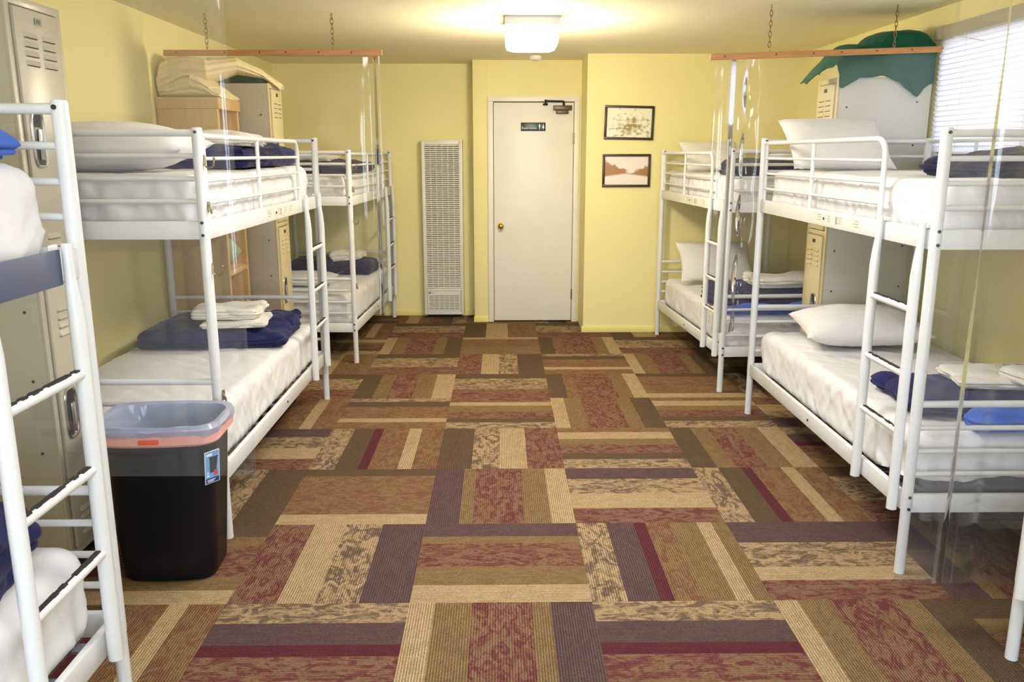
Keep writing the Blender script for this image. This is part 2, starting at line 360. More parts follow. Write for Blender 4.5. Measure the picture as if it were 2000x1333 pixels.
# explicit tiles, row index of rowsY -> {col: (orient, type)}
EX = {6: {-1: 'Hj', 0: 'Va', 1: 'Hj', 2: 'Vu', -2: 'Vm'}, 7: {-1: 'Vk', 0: 'Hb', 1: 'Vq', 2: 'Hv', -2: 'Hx', 3: 'Vc'}, 8: {-1: 'Hl', 0: 'Vc', 1: 'Hs', 2: 'Vm', -2: 'Vg', 3: 'Hf'},
      9: {-1: 'Vm', 0: 'Vd', 1: 'Ht', 2: 'Vo', -2: 'Hs', 3: 'Hj'}, 10: {-1: 'Hn', 0: 'He', 1: 'Vu', 2: 'Ht', -2: 'Vm'}, 11: {-1: 'Vo', 0: 'Hf', 1: 'Vx', 2: 'Hl', -2: 'Hf'},
      12: {-1: 'Hp', 0: 'Vg', 1: 'Hn', 2: 'Vu', -2: 'Vi'}, 13: {-1: 'Vu', 0: 'Hh', 1: 'Vx', 2: 'Hp', -2: 'Ht'}, 14: {-1: 'Hp', 0: 'Vi', 1: 'Hp', 2: 'Vi'}}
fb = bmesh.new(); lca = fb.loops.layers.color.new('ca'); lcb = fb.loops.layers.color.new('cb'); luv = fb.loops.layers.uv.new('uv')
rr = random.Random(3); TW = .658; TX0 = -.331
def clampf(v, a, b): return max(a, min(b, v))
fx0, fx1, fy0, fy1 = XL-T, XR+T, YB-T, Y1+T
for ri in range(len(rowsY)-1):
    ya, yb = rowsY[ri], rowsY[ri+1]
    if ri == 0: ya = fy0
    for ci in range(-3, 5):
        xa, xb = TX0+TW*ci, TX0+TW*(ci+1)
        code = EX.get(ri, {}).get(ci) or (('V' if (ri+ci) % 2 == 0 else 'H')+rr.choice('acdefgijklmnopqstux'))
        prev = 0; off = rr.random()*40
        for tok in VT[code[1]].split():
            nxt = float(tok[1:]) if tok[1:] != '1' else 1.
            a, b2, al = CC[tok[0]]
            if code[0] == 'V': q = (xa+(xb-xa)*prev, ya, xa+(xb-xa)*nxt, yb)
            else: q = (xa, yb-(yb-ya)*nxt, xb, yb-(yb-ya)*prev)
            q = (clampf(q[0], fx0, fx1), clampf(q[1], fy0, fy1), clampf(q[2], fx0, fx1), clampf(q[3], fy0, fy1)); prev = nxt
            if q[2]-q[0] < 1e-4 or q[3]-q[1] < 1e-4: continue
            f = fb.faces.new([fb.verts.new(p) for p in ((q[0], q[1], 0), (q[2], q[1], 0), (q[2], q[3], 0), (q[0], q[3], 0))])
            for lp in f.loops:
                lp[lca] = (*[c/255 for c in a], 1); lp[lcb] = (*[c/255 for c in b2], al)
                p = lp.vert.co
                lp[luv].uv = (p.x+off, p.y+off) if code[0] == 'V' else (p.y+off, p.x+off)
me = bpy.data.meshes.new('floor'); fb.to_mesh(me); fb.free(); me.materials.append(carpet_mat())
fl = bpy.data.objects.new('floor', me); COL.objects.link(fl); struct(fl)

# ------------------------------------------------------------------ right window with blind
wf = MB(); t_ = .04
wf.box(XR+.03, WY0, WZ0, XR+.1, WY0+t_, WZ1).box(XR+.03, WY1-t_, WZ0, XR+.1, WY1, WZ1).box(XR+.03, WY0, WZ0, XR+.1, WY1, WZ0+t_).box(XR+.03, WY0, WZ1-t_, XR+.1, WY1, WZ1).box(XR+.04, (WY0+WY1)/2-.02, WZ0, XR+.09, (WY0+WY1)/2+.02, WZ1)
win = struct(wf.build('window_1', M['frame'], smooth=False))
MB().box(XR+.06, WY0+t_, WZ0+t_, XR+.064, WY1-t_, WZ1-t_).build('pane', M['glass'], win, False)
struct(MB().box(XR-.05, WY0-.05, WZ0-.03, XR+.03, WY1+.02, WZ0, .004).build('trim_4', M['frame']))
bl = thing('window_blind', (XR-.02, (WY0+WY1)/2, WZ1), 0, 'white horizontal slat blind drawn over the window on the right wall', 'blind')
LB = (WY1-WY0)
MB().box(-.045, -LB/2, -.02, .018, LB/2, .05, .003).build('headrail', M['headrail'], bl)
b = MB(); nz = 22
for j in range(nz):
    z = -.03-j*(WZ1-WZ0-.05)/nz
    b.box(-.018, -LB/2+.01, z-.0008, .018, LB/2-.01, z+.0008, rot=Matrix.Rotation(math.radians(66), 3, 'Y'))
b.build('slats', M['blind'], bl, False)
for yy in (-.6, 0, .6):
    MB().cyl((-.013, yy, -.01), (-.013, yy, -.66), .0012, 6).build('ladder_cord', M['plastic'], bl)
MB().box(-.014, -LB/2+.01, -.672, .014, LB/2-.01, -.652, .003).build('bottom_rail', M['blind'], bl)
MB().cyl((-.03, LB/2-.12, 0), (-.03, LB/2-.5, -.08), .003, 8).build('tilt_wand', M['plastic'], bl)
# frames of the unseen rear windows, added around the fill light
for i, (a, c_) in enumerate(RW):
    b = MB(); b.box(a, YB-.09, .6, a+.05, YB-.03, 2.25).box(c_-.05, YB-.09, .6, c_, YB-.03, 2.25).box(a, YB-.09, .6, c_, YB-.03, .65).box(a, YB-.09, 2.2, c_, YB-.03, 2.25).box((a+c_)/2-.02, YB-.08, .6, (a+c_)/2+.02, YB-.04, 2.25)
    struct(b.build('window_%d' % (i+2), M['frame'], smooth=False))

# ------------------------------------------------------------------ heater
ht = thing('wall_heater', (-.553, Y1, 0), 0, 'tall white slotted wall heater on the yellow wall left of the door', 'heater')
hw = .194
b = MB(); b.box(-hw, -.15, .035, -hw+.03, -.002, 1.705, .004).box(hw-.03, -.15, .035, hw, -.002, 1.705, .004).box(-hw+.03, -.15, 1.665, hw-.03, -.002, 1.705, .004).box(-hw+.03, -.15, .27, hw-.03, -.12, .295, .002).box(-hw+.03, -.15, .035, hw-.03, -.02, .06, .002)
b.box(-hw-.004, -.156, 1.70, hw+.004, -.0, 1.708, .001)
b.build('casing', M['heater'], ht)
b = MB()
def grille(b, x0, x1, z0, z1, nz, xs, y=-.149):
    dz = (z1-z0)/nz
    for j in range(nz): b.box(x0, y, z0+j*dz+dz*.22, x1, y+.012, z0+j*dz+dz*.78, rot=Matrix.Rotation(-.35, 3, 'X'))
    for i in range(xs+1):
        x = x0+(x1-x0)*i/xs; b.box(x-.0028, y-.004, z0, x+.0028, y+.008, z1)
grille(b, -hw+.03, hw-.03, .295, 1.665, 76, 6)
b.build('upper_grille', M['heater'], ht, False)
b = MB(); b.box(-hw+.033, -.153, .062, hw-.033, -.14, .082).box(-hw+.033, -.153, .235, hw-.033, -.14, .268).box(-hw+.033, -.153, .082, -hw+.045, -.14, .235).box(hw-.045, -.153, .082, hw-.033, -.14, .235)
grille(b, -hw+.045, hw-.045, .082, .235, 10, 6, -.151)
lg = b.build('lower_grille', M['heater'], ht, False)
MB().box(-hw+.025, -.11, .05, hw-.025, -.09, 1.68).build('heat_exchanger', M['hdark'], ht, False)
MB().box(-hw+.03, -.1, 0, hw-.03, -.02, .04).build('plinth', M['dark'], ht, False)
b = MB(); b.box(-hw+.04, -.1535, .249, -hw+.07, -.153, .256).box(-hw+.045, -.1535, .243, -hw+.062, -.153, .248).box(-hw+.072, -.1535, .246, -hw+.1, -.153, .2495)
b.build('nameplate', M['ink'], ht, False)

# ------------------------------------------------------------------ ceiling lamp and detector
lp = thing('ceiling_lamp', (.2, 5.62, CEIL), 0, 'square ceiling lamp with glowing white lens in front of the door', 'lamp')
MB().box(-.17, -.17, -.05, .17, .17, 0, .004).build('lamp_base', M['lampbase'], lp)
b = MB(); bmv = b.bm; N_ = 12
def sq(s, z, r): 
    pts = []
    for cx_, cy_, a0 in ((1, 1, 0), (-1, 1, 90), (-1, -1, 180), (1, -1, 270)):
        for j in range(5):
            a = math.radians(a0+j*22.5); pts.append((cx_*(s-r)+math.cos(a)*r, cy_*(s-r)+math.sin(a)*r, z))
    return pts
prof = [(.158, -.05, .02), (.165, -.10, .03), (.163, -.150, .03), (.155, -.17, .04), (.13, -.182, .05), (.06, -.187, .05)]
rings = [[bmv.verts.new(p) for p in sq(*q)] for q in prof]
for i in range(len(rings)-1):
    for j in range(20): bmv.faces.new((rings[i][j], rings[i][(j+1) % 20], rings[i+1][(j+1) % 20], rings[i+1][j]))
bmv.faces.new(rings[-1])
b.build('lamp_lens', M['lamp'], lp)
l = bpy.data.lights.new('lamp_glow', 'POINT'); l.energy = 46; l.shadow_soft_size = .12; l.color = (1, .90, .68)
lo = bpy.data.objects.new('lamp_glow', l); COL.objects.link(lo); lo.location = (.2, 5.62, CEIL-.3)
sd = MB(); sd.tube([(0, 0, 0), (0, 0, -.012), (0, 0, -.03), (0, 0, -.04)], .05, 24, radii=[.055, .058, .05, .03])
o = sd.build('smoke_detector', M['plastic']); o.location = (.31, 7.62, CEIL); tag(o, 'round white smoke detector on ceiling just behind the lamp', 'smoke detector')

# ------------------------------------------------------------------ bunk beds
def hook(parent, x, y, z, s, name='coat_hook'):
    b = MB(); b.box(x-.004, y-.006, z-.02, x+.004, y+.006, z+.02, .001)
    pts = [(x+s*.004, y-.004, z+.012)]+[(x+s*(.02-.0*j)+s*.018*math.cos(PI+PI*j/8), y-.008, z-.012+.018*-math.sin(PI*j/8)) for j in range(9)]
    pts.append((x+s*.04, y-.008, z+.004))
    b.tube(pts, .0032, 8); b.sphere((x+s*.04, y-.008, z+.006), .0055, n=6)
    b.build(name, M['steel'], parent)

def screw(parent, x, y, z, dy=-1, dx=0, r=.0062):
    b = MB(); b.cyl((x, y, z), (x+dx*.004, y+dy*.004, z), r, 12); b.build('screw', M['screw'], parent)

def bed(label, xa, s, y0, L, zs=1., W=.955, rot=0., ladder='far', guard='near', stickers=True, lz=1.0, hooks=True, strip=False, lad=(.075, .43)):
    """s=-1: wall lies to the left, +1: to the right. local x across (0 aisle), y along."""
    t = thing('bunk_bed', (xa, y0, 0), rot, label, 'bunk bed', 'white metal bunk beds')
    X = lambda u: s*u
    Rp = .0205
    H = 1.665*zs
    Z = lambda z: z*zs
    mats = M['bed']
    # posts
    posts = {}
    for iu, u in enumerate((0, W)):
        for iv, v in enumerate((0, L)):
            b = MB(); b.tube([(X(u), v, 0), (X(u), v, Z(.26)), (X(u), v, Z(.27)), (X(u), v, H-.006), (X(u), v, H)], Rp, 20, radii=[Rp*.94, Rp*.94, Rp, Rp, Rp*.85])
            p = b.build('post', mats, t); posts[(iu, iv)] = p
    fy = -1
    for z in (1.648, 1.31, 1.262, .315, .268):
        screw(posts[(0, 0)], X(0)-s*0, -Rp+.001, Z(z)); 
    for z in (1.648, 1.31, 1.262, .315, .268):
        screw(posts[(0, 1)], X(.004), L-Rp+.001, Z(z))
        screw(posts[(1, 0)], X(W), -Rp+.001, Z(z))
    # end panels
    for v in (0, L):
        up = (1.645, 1.56, 1.475, 1.39); lo_ = (.675, .583, .492, .402)
        for nm, zz, zb in (('upper_end_rails', up, (1.245, 1.315)), ('lower_end_rails', lo_, (.25, .322))):
            b = MB()
            for i, z in enumerate(zz): b.cyl((X(Rp*.6), v, Z(z)), (X(W-Rp*.6), v, Z(z)), .0135 if i == 0 else .0098, 12)
            if nm[0] == 'u' and v == L or nm[0] == 'l' and v == L: b.cyl((X(W*.5), v, Z(zz[0])), (X(W*.5), v, Z(zz[1])), .008, 10)
            b.box(X(.012), v-.011, Z(zb[0]), X(W-.012), v+.011, Z(zb[1]), .003)
            b.build(nm, mats, t)
    # side beams
    for u in (0, W):
        for (za, zb) in ((1.243, 1.315), (.25, .322)):
            b = MB().box(X(u)-.011, .012, Z(za), X(u)+.011, L-.012, Z(zb), .003); o = b.build('side_beam', mats, t)
            if u == 0:
                screw(o, X(0)-s*.011, L*.5, Z((za+zb)/2), 0, -s)
                if za > 1: beam = o
    # guard on the aisle side
    g0, g1 = (0, L*.775) if guard == 'near' else (L, L*.225)
    sg_ = 1 if g1 > g0 else -1
    b = MB(); rr_ = .07
    st = g0+sg_*.055
    path = [(X(0), g0+sg_*.02, Z(1.635)), (X(0), g1-sg_*rr_, Z(1.635))]
    for j in range(1, 7):
        a = PI/2*j/6; path.append((X(0), g1-sg_*rr_+sg_*rr_*math.sin(a), Z(1.635)-rr_*(1-math.cos(a))))
    path.append((X(0), g1, Z(1.31)))
    b.tube(path, .0115, 12)
    for y in (st, (g0+g1)/2): b.cyl((X(0), y, Z(1.31)), (X(0), y, Z(1.632)), .0095, 12)
    for z in (1.55, 1.465, 1.38): b.cyl((X(0), st, Z(z)), (X(0), g1, Z(z)), .0075, 10)
    b.build('guard_rail', mats, t)
    b = MB()
    for z in (1.645, 1.55, 1.465, 1.38): b.cyl((X(W), .01, Z(z)), (X(W), L-.01, Z(z)), .010, 10)
    for y in (L*.25, L*.5, L*.75): b.cyl((X(W), y, Z(1.31)), (X(W), y, Z(1.64)), .009, 10)
    b.build('guard_rail', mats, t)
    # slatted bases
    for z in (1.262, .268):
        b = MB()
        for j in range(13): b.box(X(.012), .06+j*(L-.16)/12-.02, Z(z), X(W-.012), .06+j*(L-.16)/12+.02, Z(z)+.008)
        b.build('slat_base', M['slat'], t, False)
    # ladder
    e0, e1 = (L-lad[0], L-lad[1]) if ladder == 'far' else (lad[0], lad[1])
    ld = bpy.data.objects.new('ladder', None); COL.objects.link(ld); ld.parent = t
    xo = -s*.034
    for y in (e0, e1):
        b = MB()
        b.tube([(X(0)+xo*.84, y, Z(1.335)), (X(0)+xo*.86, y, Z(1.25)), (X(0)+xo*.95, y, Z(1.19)), (X(0)+xo, y, Z(1.14)), (X(0)+xo, y, .245*zs)], .02, 16, radii=[.0125, .0135, .0175, .0195, .0195])
        b.box(X(0)+xo*.15-.012-s*.004, y-.02, Z(1.318), X(0)+s*.006+0, y+.02, Z(1.332), .003)
        b.build('ladder_rail', mats, ld)
    for z in (1.02, .775, .55):
        b = MB().tube([(X(0)+xo, e0, Z(z)), (X(0)+xo, e1, Z(z))], .0135, 12); rg = b.build('rung', mats, ld)
        ya, yb = min(e0, e1)+.028, max(e0, e1)-.028
        b = MB(); nseg = 14
        for j in range(nseg):
            q0 = ya+(yb-ya)*j/nseg; q1 = ya+(yb-ya)*(j+1)/nseg
            nn_ = noise.noise(Vector((q0*37, z*9, xa*7)))
            wv = .0068+.003*nn_ if nn_ < .3 else .0025
            b.box(X(0)+xo-wv, q0, Z(z)+.0095, X(0)+xo+wv, q1+.0005, Z(z)+.0150)
        b.build('rung_grip', M['grip'], ld, False)
        ld.children  # grips ride on the ladder
    if stickers:
        mid = L*.5+(.12 if ladder == 'far' else -.12)
        for j, (dy, ww, nm) in enumerate(((-.22, .13, 0), (-.05, .1, 0), (.08, .09, 0), (.2, .12, 0))):
            o = MB().box(X(0)-s*.0112, mid+dy-ww/2, Z(1.252), X(0)-s*.0122, mid+dy+ww/2, Z(1.306)).build('sticker', M['stick'], beam, False)
            b = MB()
            if j == 1:
                b.box(X(0)-s*.0124, mid+dy+.012, Z(1.262), X(0)-s*.0128, mid+dy+.03, Z(1.296))
            for q in range(3): b.box(X(0)-s*.0124, mid+dy-ww*.38, Z(1.292-.012*q), X(0)-s*.0126, mid+dy-ww*.38+ww*(.3+.12*((q+j) % 2)), Z(1.295-.012*q))
            b.build('sticker_print', M['fade'], beam, False)
    if hooks:
        hook(posts[(0, 0)], X(0)-s*Rp, 0, Z(1.545), -s)
        hook(posts[(0, 0)], X(0)-s*Rp, 0, Z(1.135), -s)
        xx = X(0)-s*(Rp+.004)
        for z in (1.37, .62):
            b = MB(); b.cyl((xx, 0, Z(z)-.02), (xx, 0, Z(z)+.02), .006, 8); b.tube([(xx, -.006, Z(z)+.01), (xx-s*.012, -.01, Z(z)-.01), (xx-s*.01, -.006, Z(z)-.026)], .003, 6)
            b.build('latch_hook', M['steel'], posts[(0, 0)])
    if strip:
        MB().box(X(0)-s*.0115, L-.42, Z(1.238), X(0)-s*.017, L-.11, Z(1.322), .002).build('vinyl_strip', M['slate'], t)  # slate-coloured strip over the upper beam between the ladder rails
    return t

# ------------------------------------------------------------------ soft goods
def softbox(sx, sy, sz, r, fn=None, nx=40, ny=60, nz=10):
    """rounded box standing on z=0 centred in x,y; fn(p, n) -> displaced p"""
    bm = bmesh.new(); vs = {}
    def vert(i, j, k):
        key = (i, j, k)
        if key in vs: return vs[key]
        def soft(t, n): return t/n
        p = Vector((soft(i, nx)*sx-sx/2, soft(j, ny)*sy-sy/2, soft(k, nz)*sz))
        rz = min(r, sz*.499)
        c = Vector((clampf(p.x, -sx/2+r, sx/2-r), clampf(p.y, -sy/2+r, sy/2-r), clampf(p.z, rz, sz-rz)))
        d = p-c
        if d.length > 1e-9:
            dd = Vector((d.x/r, d.y/r, d.z/rz)); m = max(abs(dd.x), abs(dd.y), abs(dd.z)); dd = dd.normalized()*m
            q = c+Vector((dd.x*r, dd.y*r, dd.z*rz)); nn = dd.normalized()
        else: q = p; nn = Vector((0, 0, 1))
        if fn: q = fn(q, nn)
        vs[key] = bm.verts.new(q); return vs[key]
    def quad(a, b, c, d): bm.faces.new((vert(*a), vert(*b), vert(*c), vert(*d)))
    for i in range(nx):
        for j in range(ny):
            quad((i, j, 0), (i, j+1, 0), (i+1, j+1, 0), (i+1, j, 0)); quad((i, j, nz), (i+1, j, nz), (i+1, j+1, nz), (i, j+1, nz))
    for i in range(nx):
        for k in range(nz):
            quad((i, 0, k), (i+1, 0, k), (i+1, 0, k+1), (i, 0, k+1)); quad((i, ny, k), (i, ny, k+1), (i+1, ny, k+1), (i+1, ny, k))
    for j in range(ny):
        for k in range(nz):
            quad((0, j, k), (0, j, k+1), (0, j+1, k+1), (0, j+1, k)); quad((nx, j, k), (nx, j+1, k), (nx, j+1, k+1), (nx, j, k+1))
    return bm

def mattress(label, x, y, z, rot, W, L, H, seed, r=.055, short=None):
    t = thing('mattress', (x, y, z), rot, label, 'mattress', 'mattresses in white fitted sheets')
    core = softbox(W-.07, L-.07, H-.05, .04, nx=8, ny=8, nz=4); finish(core, 'mattress_core', M['core'], t)
    def fn(p, n):
        side = 1-abs(n.z)
        per = p.x*1.0+p.y*1.0
        # taut drag lines on the sides and gentle waves on the top
        wv = noise.noise(Vector((p.x*17+seed, p.y*17, p.z*4+seed)))*.012*side
        dg = abs(noise.noise(Vector(((p.x-p.y)*13+p.z*16, (p.x+p.y)*4+seed, seed))))
        fd = max(0, .22-abs(noise.noise(Vector(((p.x+p.y)*9+p.z*5+seed, (p.x-p.y)*1.2, p.z*1.5)))))/.22
        wv += (-dg*.022+fd*fd*.016)*side*(.35+.65*(1-p.z/H))
        if n.z > 0: wv += n.z*(noise.noise(Vector((p.x*3+seed, p.y*3, 0)))*.008-max(0, .25-abs(noise.noise(Vector((p.x*4+p.y*7+seed, p.y*2-p.x*3, 5)))))*.02)
        q = p+n*wv
        # hem of the fitted sheet, above the bare underside of the mattress
        lim = .014+.016*noise.noise(Vector((p.x*3+seed, p.y*3, 1)))
        if short:
            wgt = clampf((short[3]-p.y)/.18, 0, 1)*clampf((short[1]-p.x)/.12, 0, 1)
            lim += wgt*short[4]*(.75+.5*noise.noise(Vector((p.x*4, p.y*4, seed))))
        if q.z < lim: q.z = lim
        return q
    sh = softbox(W, L, H, r, fn, 70, 150, 14)
    finish(sh, 'fitted_sheet', M['sheet'], t, ang=80)
    return t

def pillow(label, x, y, z, rot, W=.62, L=.42, H=.15, seed=0, m='pillow', group='white pillows on the bunks'):
    bm = bmesh.new(); N = 36; g = {}
    for side in (1, -1):
        for i in range(N+1):
            for j in range(N+1):
                a, b = i/N*2-1, j/N*2-1
                e = (i in (0, N) or j in (0, N))
                if e and side == -1: g[(i, j, -1)] = g[(i, j, 1)]; continue
                px = a*W/2*(1-.07*(1-b*b)*1.0); py = b*L/2*(1-.09*(1-a*a))
                h = ((1-abs(a)**2.6)*(1-abs(b)**2.6)); h = max(h, 0)**.55
                k = h*H/2*(1+.1*noise.noise(Vector((a*2+seed, b*2, side))))
                cr = abs(noise.noise(Vector((a*5+seed, b*5, side*3))))*.012*(h)
                edge = (1-h)
                k += edge*.006*noise.noise(Vector((a*9+seed, b*9, 7)))-cr
                g[(i, j, side)] = bm.verts.new((px, py, side*k if not e else .004*noise.noise(Vector((a*6, b*6, seed)))))
    for side in (1, -1):
        for i in range(N):
            for j in range(N):
                q = [g[(i, j, side)], g[(i+1, j, side)], g[(i+1, j+1, side)], g[(i, j+1, side)]]
                if side == -1: q.reverse()
                bm.faces.new(q)
    o = finish(bm, 'pillow', M[m], None, ang=80); o.location = (x, y, z); o.rotation_euler = rot
    return tag(o, label, 'pillow', group)

def blanket(label, x, y, z, rot, W, L, H, seed, m='navy', name='blanket', group='folded navy blankets on the bunks', cat='blanket', layers=3, droop=.25, r=.05, extra=None):
    def fn(p, n):
        u, v = p.x/(W/2), p.y/(L/2)
        q = p.copy()
        k = 1-droop*(max(abs(u), abs(v))**3)
        k *= 1+.30*noise.noise(Vector((p.x*4+seed, p.y*4, seed)))+.10*noise.noise(Vector((p.x*10+seed, p.y*10, seed)))
        q.z = p.z*k
        side = 1-abs(n.z)
        lz = p.z/H*layers; li = math.floor(lz)
        # every folded layer has its own outline
        an = math.atan2(v, u)
        wob = .05*noise.noise(Vector((math.cos(an)*1.2+seed, math.sin(an)*1.2, li*2.3+seed)))+.05*noise.noise(Vector((math.cos(an)*1.5+seed, math.sin(an)*1.5, 3)))
        q.x *= 1+wob; q.y *= 1+wob
        grv = abs((lz+.18*noise.noise(Vector((p.x*3, p.y*3, seed)))) % 1-.5)*2
        q += Vector((n.x, n.y, 0))*side*(-.020*(grv**4))
        ns = noise.noise(Vector((p.x*9+seed, p.y*9, p.z*9)))*.010-max(0, .3-abs(noise.noise(Vector((p.x*5+p.y*3+seed, p.y*6, p.z*7+3)))))*.05
        q += n*ns*(1 if p.z > .005 else 0)*min(1, H/.08)
        if q.z < 0: q.z = 0
        return q
    bm = softbox(W, L, H, min(r, H*.49), fn, 54, 54, 16)
    o = finish(bm, name, M[m], None, ang=80); o.location = (x, y, z); o.rotation_euler = rot
    return tag(o, label, cat, group)

def towel(label, x, y, z, rot, W, L, H, seed, group='folded white towels on the blankets', rolled=False, parent=None, layers=3):
    t = blanket(label, x, y, z, rot, W, L, H, seed, 'towel', 'folded_towel', group, 'towel', layers, .15, .04)
    return t

def hang(o, par=None): return o

# left side beds -------------------------------------------------------
ZT = 1.285; ZB = .285                        # mattress undersides (before the bed's own scale)
BL = [dict(xa=-1.075, s=-1, y0=.10, L=2.035, zs=1.026, rot=0), dict(xa=-1.15, s=-1, y0=3.286, L=2.05, zs=1.008, rot=-.0), dict(xa=-1.118, s=-1, y0=6.32, L=1.86, zs=.967, rot=-.035, W=.945)]
bed('white bunk bed nearest the camera on the left side, ladder cut by the frame', ladder='far', guard='near', stickers=False, hooks=False, strip=True, lad=(.10, .45), **BL[0])
bed('white bunk bed on the left behind the black trash bin', ladder='far', guard='near', **BL[1])
bed('white bunk bed on the far left beside the wall heater', ladder='far', guard='near', **BL[2])
BR = [dict(xa=1.635, s=1, y0=.33, L=2.05, zs=1.0, rot=0, W=.88), dict(xa=1.538, s=1, y0=2.948, L=2.03, zs=1.003, rot=0), dict(xa=1.488, s=1, y0=5.476, L=1.85, zs=.97, rot=.048, W=.955)]
bed('white bunk bed at the right edge, only a post and ladder foot in frame', ladder='far', guard='near', stickers=False, hooks=False, lad=(.055, .4), **BR[0])
bed('white bunk bed on the right under the blind-covered window', ladder='near', guard='far', hooks=False, lad=(.045, .385), **BR[1])
bed('white bunk bed on the far right beside the framed pictures', ladder='near', guard='far', hooks=False, lad=(.05, .33), **BR[2])

def bw(B, u, v, z):
    """bed coordinates to world"""
    x, y = B['s']*u, v; c, s_ = math.cos(B['rot']), math.sin(B['rot'])
    return (B['xa']+x*c-y*s_, B['y0']+x*s_+y*c, z)
def mat_on(B, lvl, label, seed, H=None, short=None, gap=.075, r=.055):
    W = B.get('W', .955); L = B['L']
    z = (1.272 if lvl else .278)*B['zs']; H = H or (.225 if lvl else .25)
    p = bw(B, W/2, L/2, z)
    return mattress(label, *p, B['rot'], W-gap, L-gap, H, seed, r=r, short=short)
mat_on(BL[0], 1, 'white sheeted upper mattress at the left edge under a bright blue blanket', 1.5, .255, gap=.07, r=.07)
mat_on(BL[0], 0, 'white sheeted lower mattress at the lower left corner behind the ladder', 2.5, .285, gap=.07, r=.075)
mat_on(BL[1], 1, 'white sheeted upper mattress of the left bunk behind the trash bin', 3.5, .225)
mat_on(BL[1], 0, 'white sheeted lower mattress of the left bunk behind the trash bin', 4.5)
mat_on(BL[2], 1, 'white sheeted upper mattress of the far left bunk near the heater', 5.5, .195)
mat_on(BL[2], 0, 'white sheeted lower mattress of the far left bunk near the heater', 6.5)
mat_on(BR[1], 1, 'white sheeted upper mattress of the right bunk beside the window blind', 7.5, .215)
mat_on(BR[1], 0, 'white sheeted lower mattress of the right bunk with grey edge showing at the ladder', 8.5, .26, short=(-1, .3, -1.1, -.62, .12))
mat_on(BR[2], 1, 'white sheeted upper mattress of the far right bunk near the pictures', 9.5, .2)
mat_on(BR[2], 0, 'white sheeted lower mattress of the far right bunk near the pictures', 10.5)
mat_on(BR[0], 1, 'white sheeted upper mattress of the bunk at the right edge', 11.5)
mat_on(BR[0], 0, 'white sheeted lower mattress of the bunk at the right edge', 12.5)

# bedding, left edge bunk
blanket('bright blue blanket corner on the upper bunk at the left edge', -1.385, 1.80, 1.566, (0, 0, .1), .55, .50, .115, 1.2, 'blue', layers=2, group='blue blankets on the bunks', droop=.5)
blanket('deep navy blanket on the lower bunk at the lower left corner', -1.40, 1.74, .575, (0, 0, .2), .54, .5, .19, 2.2, 'navy')
# left middle bunk
pillow('large white pillow on the upper bunk above the trash bin', -1.66, 3.60, 1.61, (.06, 0, .03), .80, .48, .21, 1)
blanket('navy blanket on the upper bunk of the left bed behind the bin', -1.62, 4.66, 1.514, (0, 0, .03), .80, 1.14, .115, 3.2, 'navy', droop=.1)
towel('white folded towel on the navy blanket of the left upper bunk', -1.52, 4.36, 1.622, (0, .02, .1), .62, .42, .07, 4.1)
blanket('navy blanket on the lower bunk of the left bed behind the bin', -1.62, 4.84, .538, (0, 0, .06), .82, .74, .115, 5.3, 'navy', droop=.35)
towel('lower of two white towels stacked on the left lower bunk blanket', -1.50, 4.70, .640, (0, 0, .15), .36, .34, .04, 6.2)
towel('upper of two white towels stacked on the left lower bunk blanket', -1.54, 4.71, .680, (0, 0, .05), .38, .30, .075, 7.2)
# far left bunk
blanket('dark navy blanket on the upper bunk of the far left bed', -1.54, 7.2, 1.428, (0, 0, -.035), .78, 1.2, .10, 8.3, 'dnavy')
towel('white folded towel on the upper bunk of the far left bed', -1.56, 6.98, 1.522, (0, 0, -.1), .46, .34, .055, 8.9)
blanket('dark navy blanket on the lower bunk of the far left bed', -1.52, 7.68, .522, (0, 0, -.06), .76, .44, .14, 9.3, 'dnavy')
towel('white folded towel on the blanket of the far left lower bunk', -1.38, 7.62, .645, (0, -.1, -.05), .30, .26, .09, 9.9, layers=4)
pillow('flat white pillow on the lower bunk of the far left bed', -1.66, 6.92, .572, (0, 0, .1), .60, .42, .12, 2)
# right bunk by the window
pillow('upright white pillow at the far end of the right upper bunk', 1.86, 4.74, 1.635, (math.radians(42), 0, .04), .57, .40, .17, 3)
blanket('navy blanket on the upper bunk beside the window blind', 2.14, 3.40, 1.487, (0, 0, .03), .66, .60, .105, 10.3, 'dnavy')
pillow('plump white pillow on the lower bunk of the right bed', 1.98, 4.52, .655, (.10, -.02, -.1), .66, .46, .20, 4)
blanket('navy blanket on the lower bunk behind the right ladder', 2.06, 3.40, .545, (0, 0, -.12), .80, .52, .10, 11.3, 'navy', droop=.5)
blanket('folded blue blanket end in front of the navy one, right lower bunk', 2.0, 3.035, .545, (0, 0, 0), .44, .13, .10, 12.3, 'blue', group='blue blankets on the bunks', layers=2)
towel('white folded towels with a printed tag on the right lower bunk', 2.18, 3.38, .640, (0, 0, -.15), .58, .30, .05, 13.3, layers=2)
tt = bpy.data.objects['folded_towel.006'] if 'folded_towel.006' in bpy.data.objects else None
towel('smaller white towel lying across the front of the tagged towels', 2.26, 3.26, .676, (0, 0, .1), .40, .20, .05, 14.3, layers=2)
tg = MB().box(-.055, -.03, .0, .055, .03, .0015).build('paper_tag', M['stick']); tg.location = (2.2, 3.45, .694); tg.rotation_euler = (.05, 0, -.2)
tag(tg, 'small printed paper tag lying on the white towels, right lower bunk', 'tag')
b = MB()
for q in range(4): b.box(-.045, -.02+q*.011, .0015, -.045+.03+.02*(q % 3), -.017+q*.011, .0019)
b.box(.01, -.02, .0015, .045, .018, .0018); b.build('tag_print', M['ink'], tg, False)
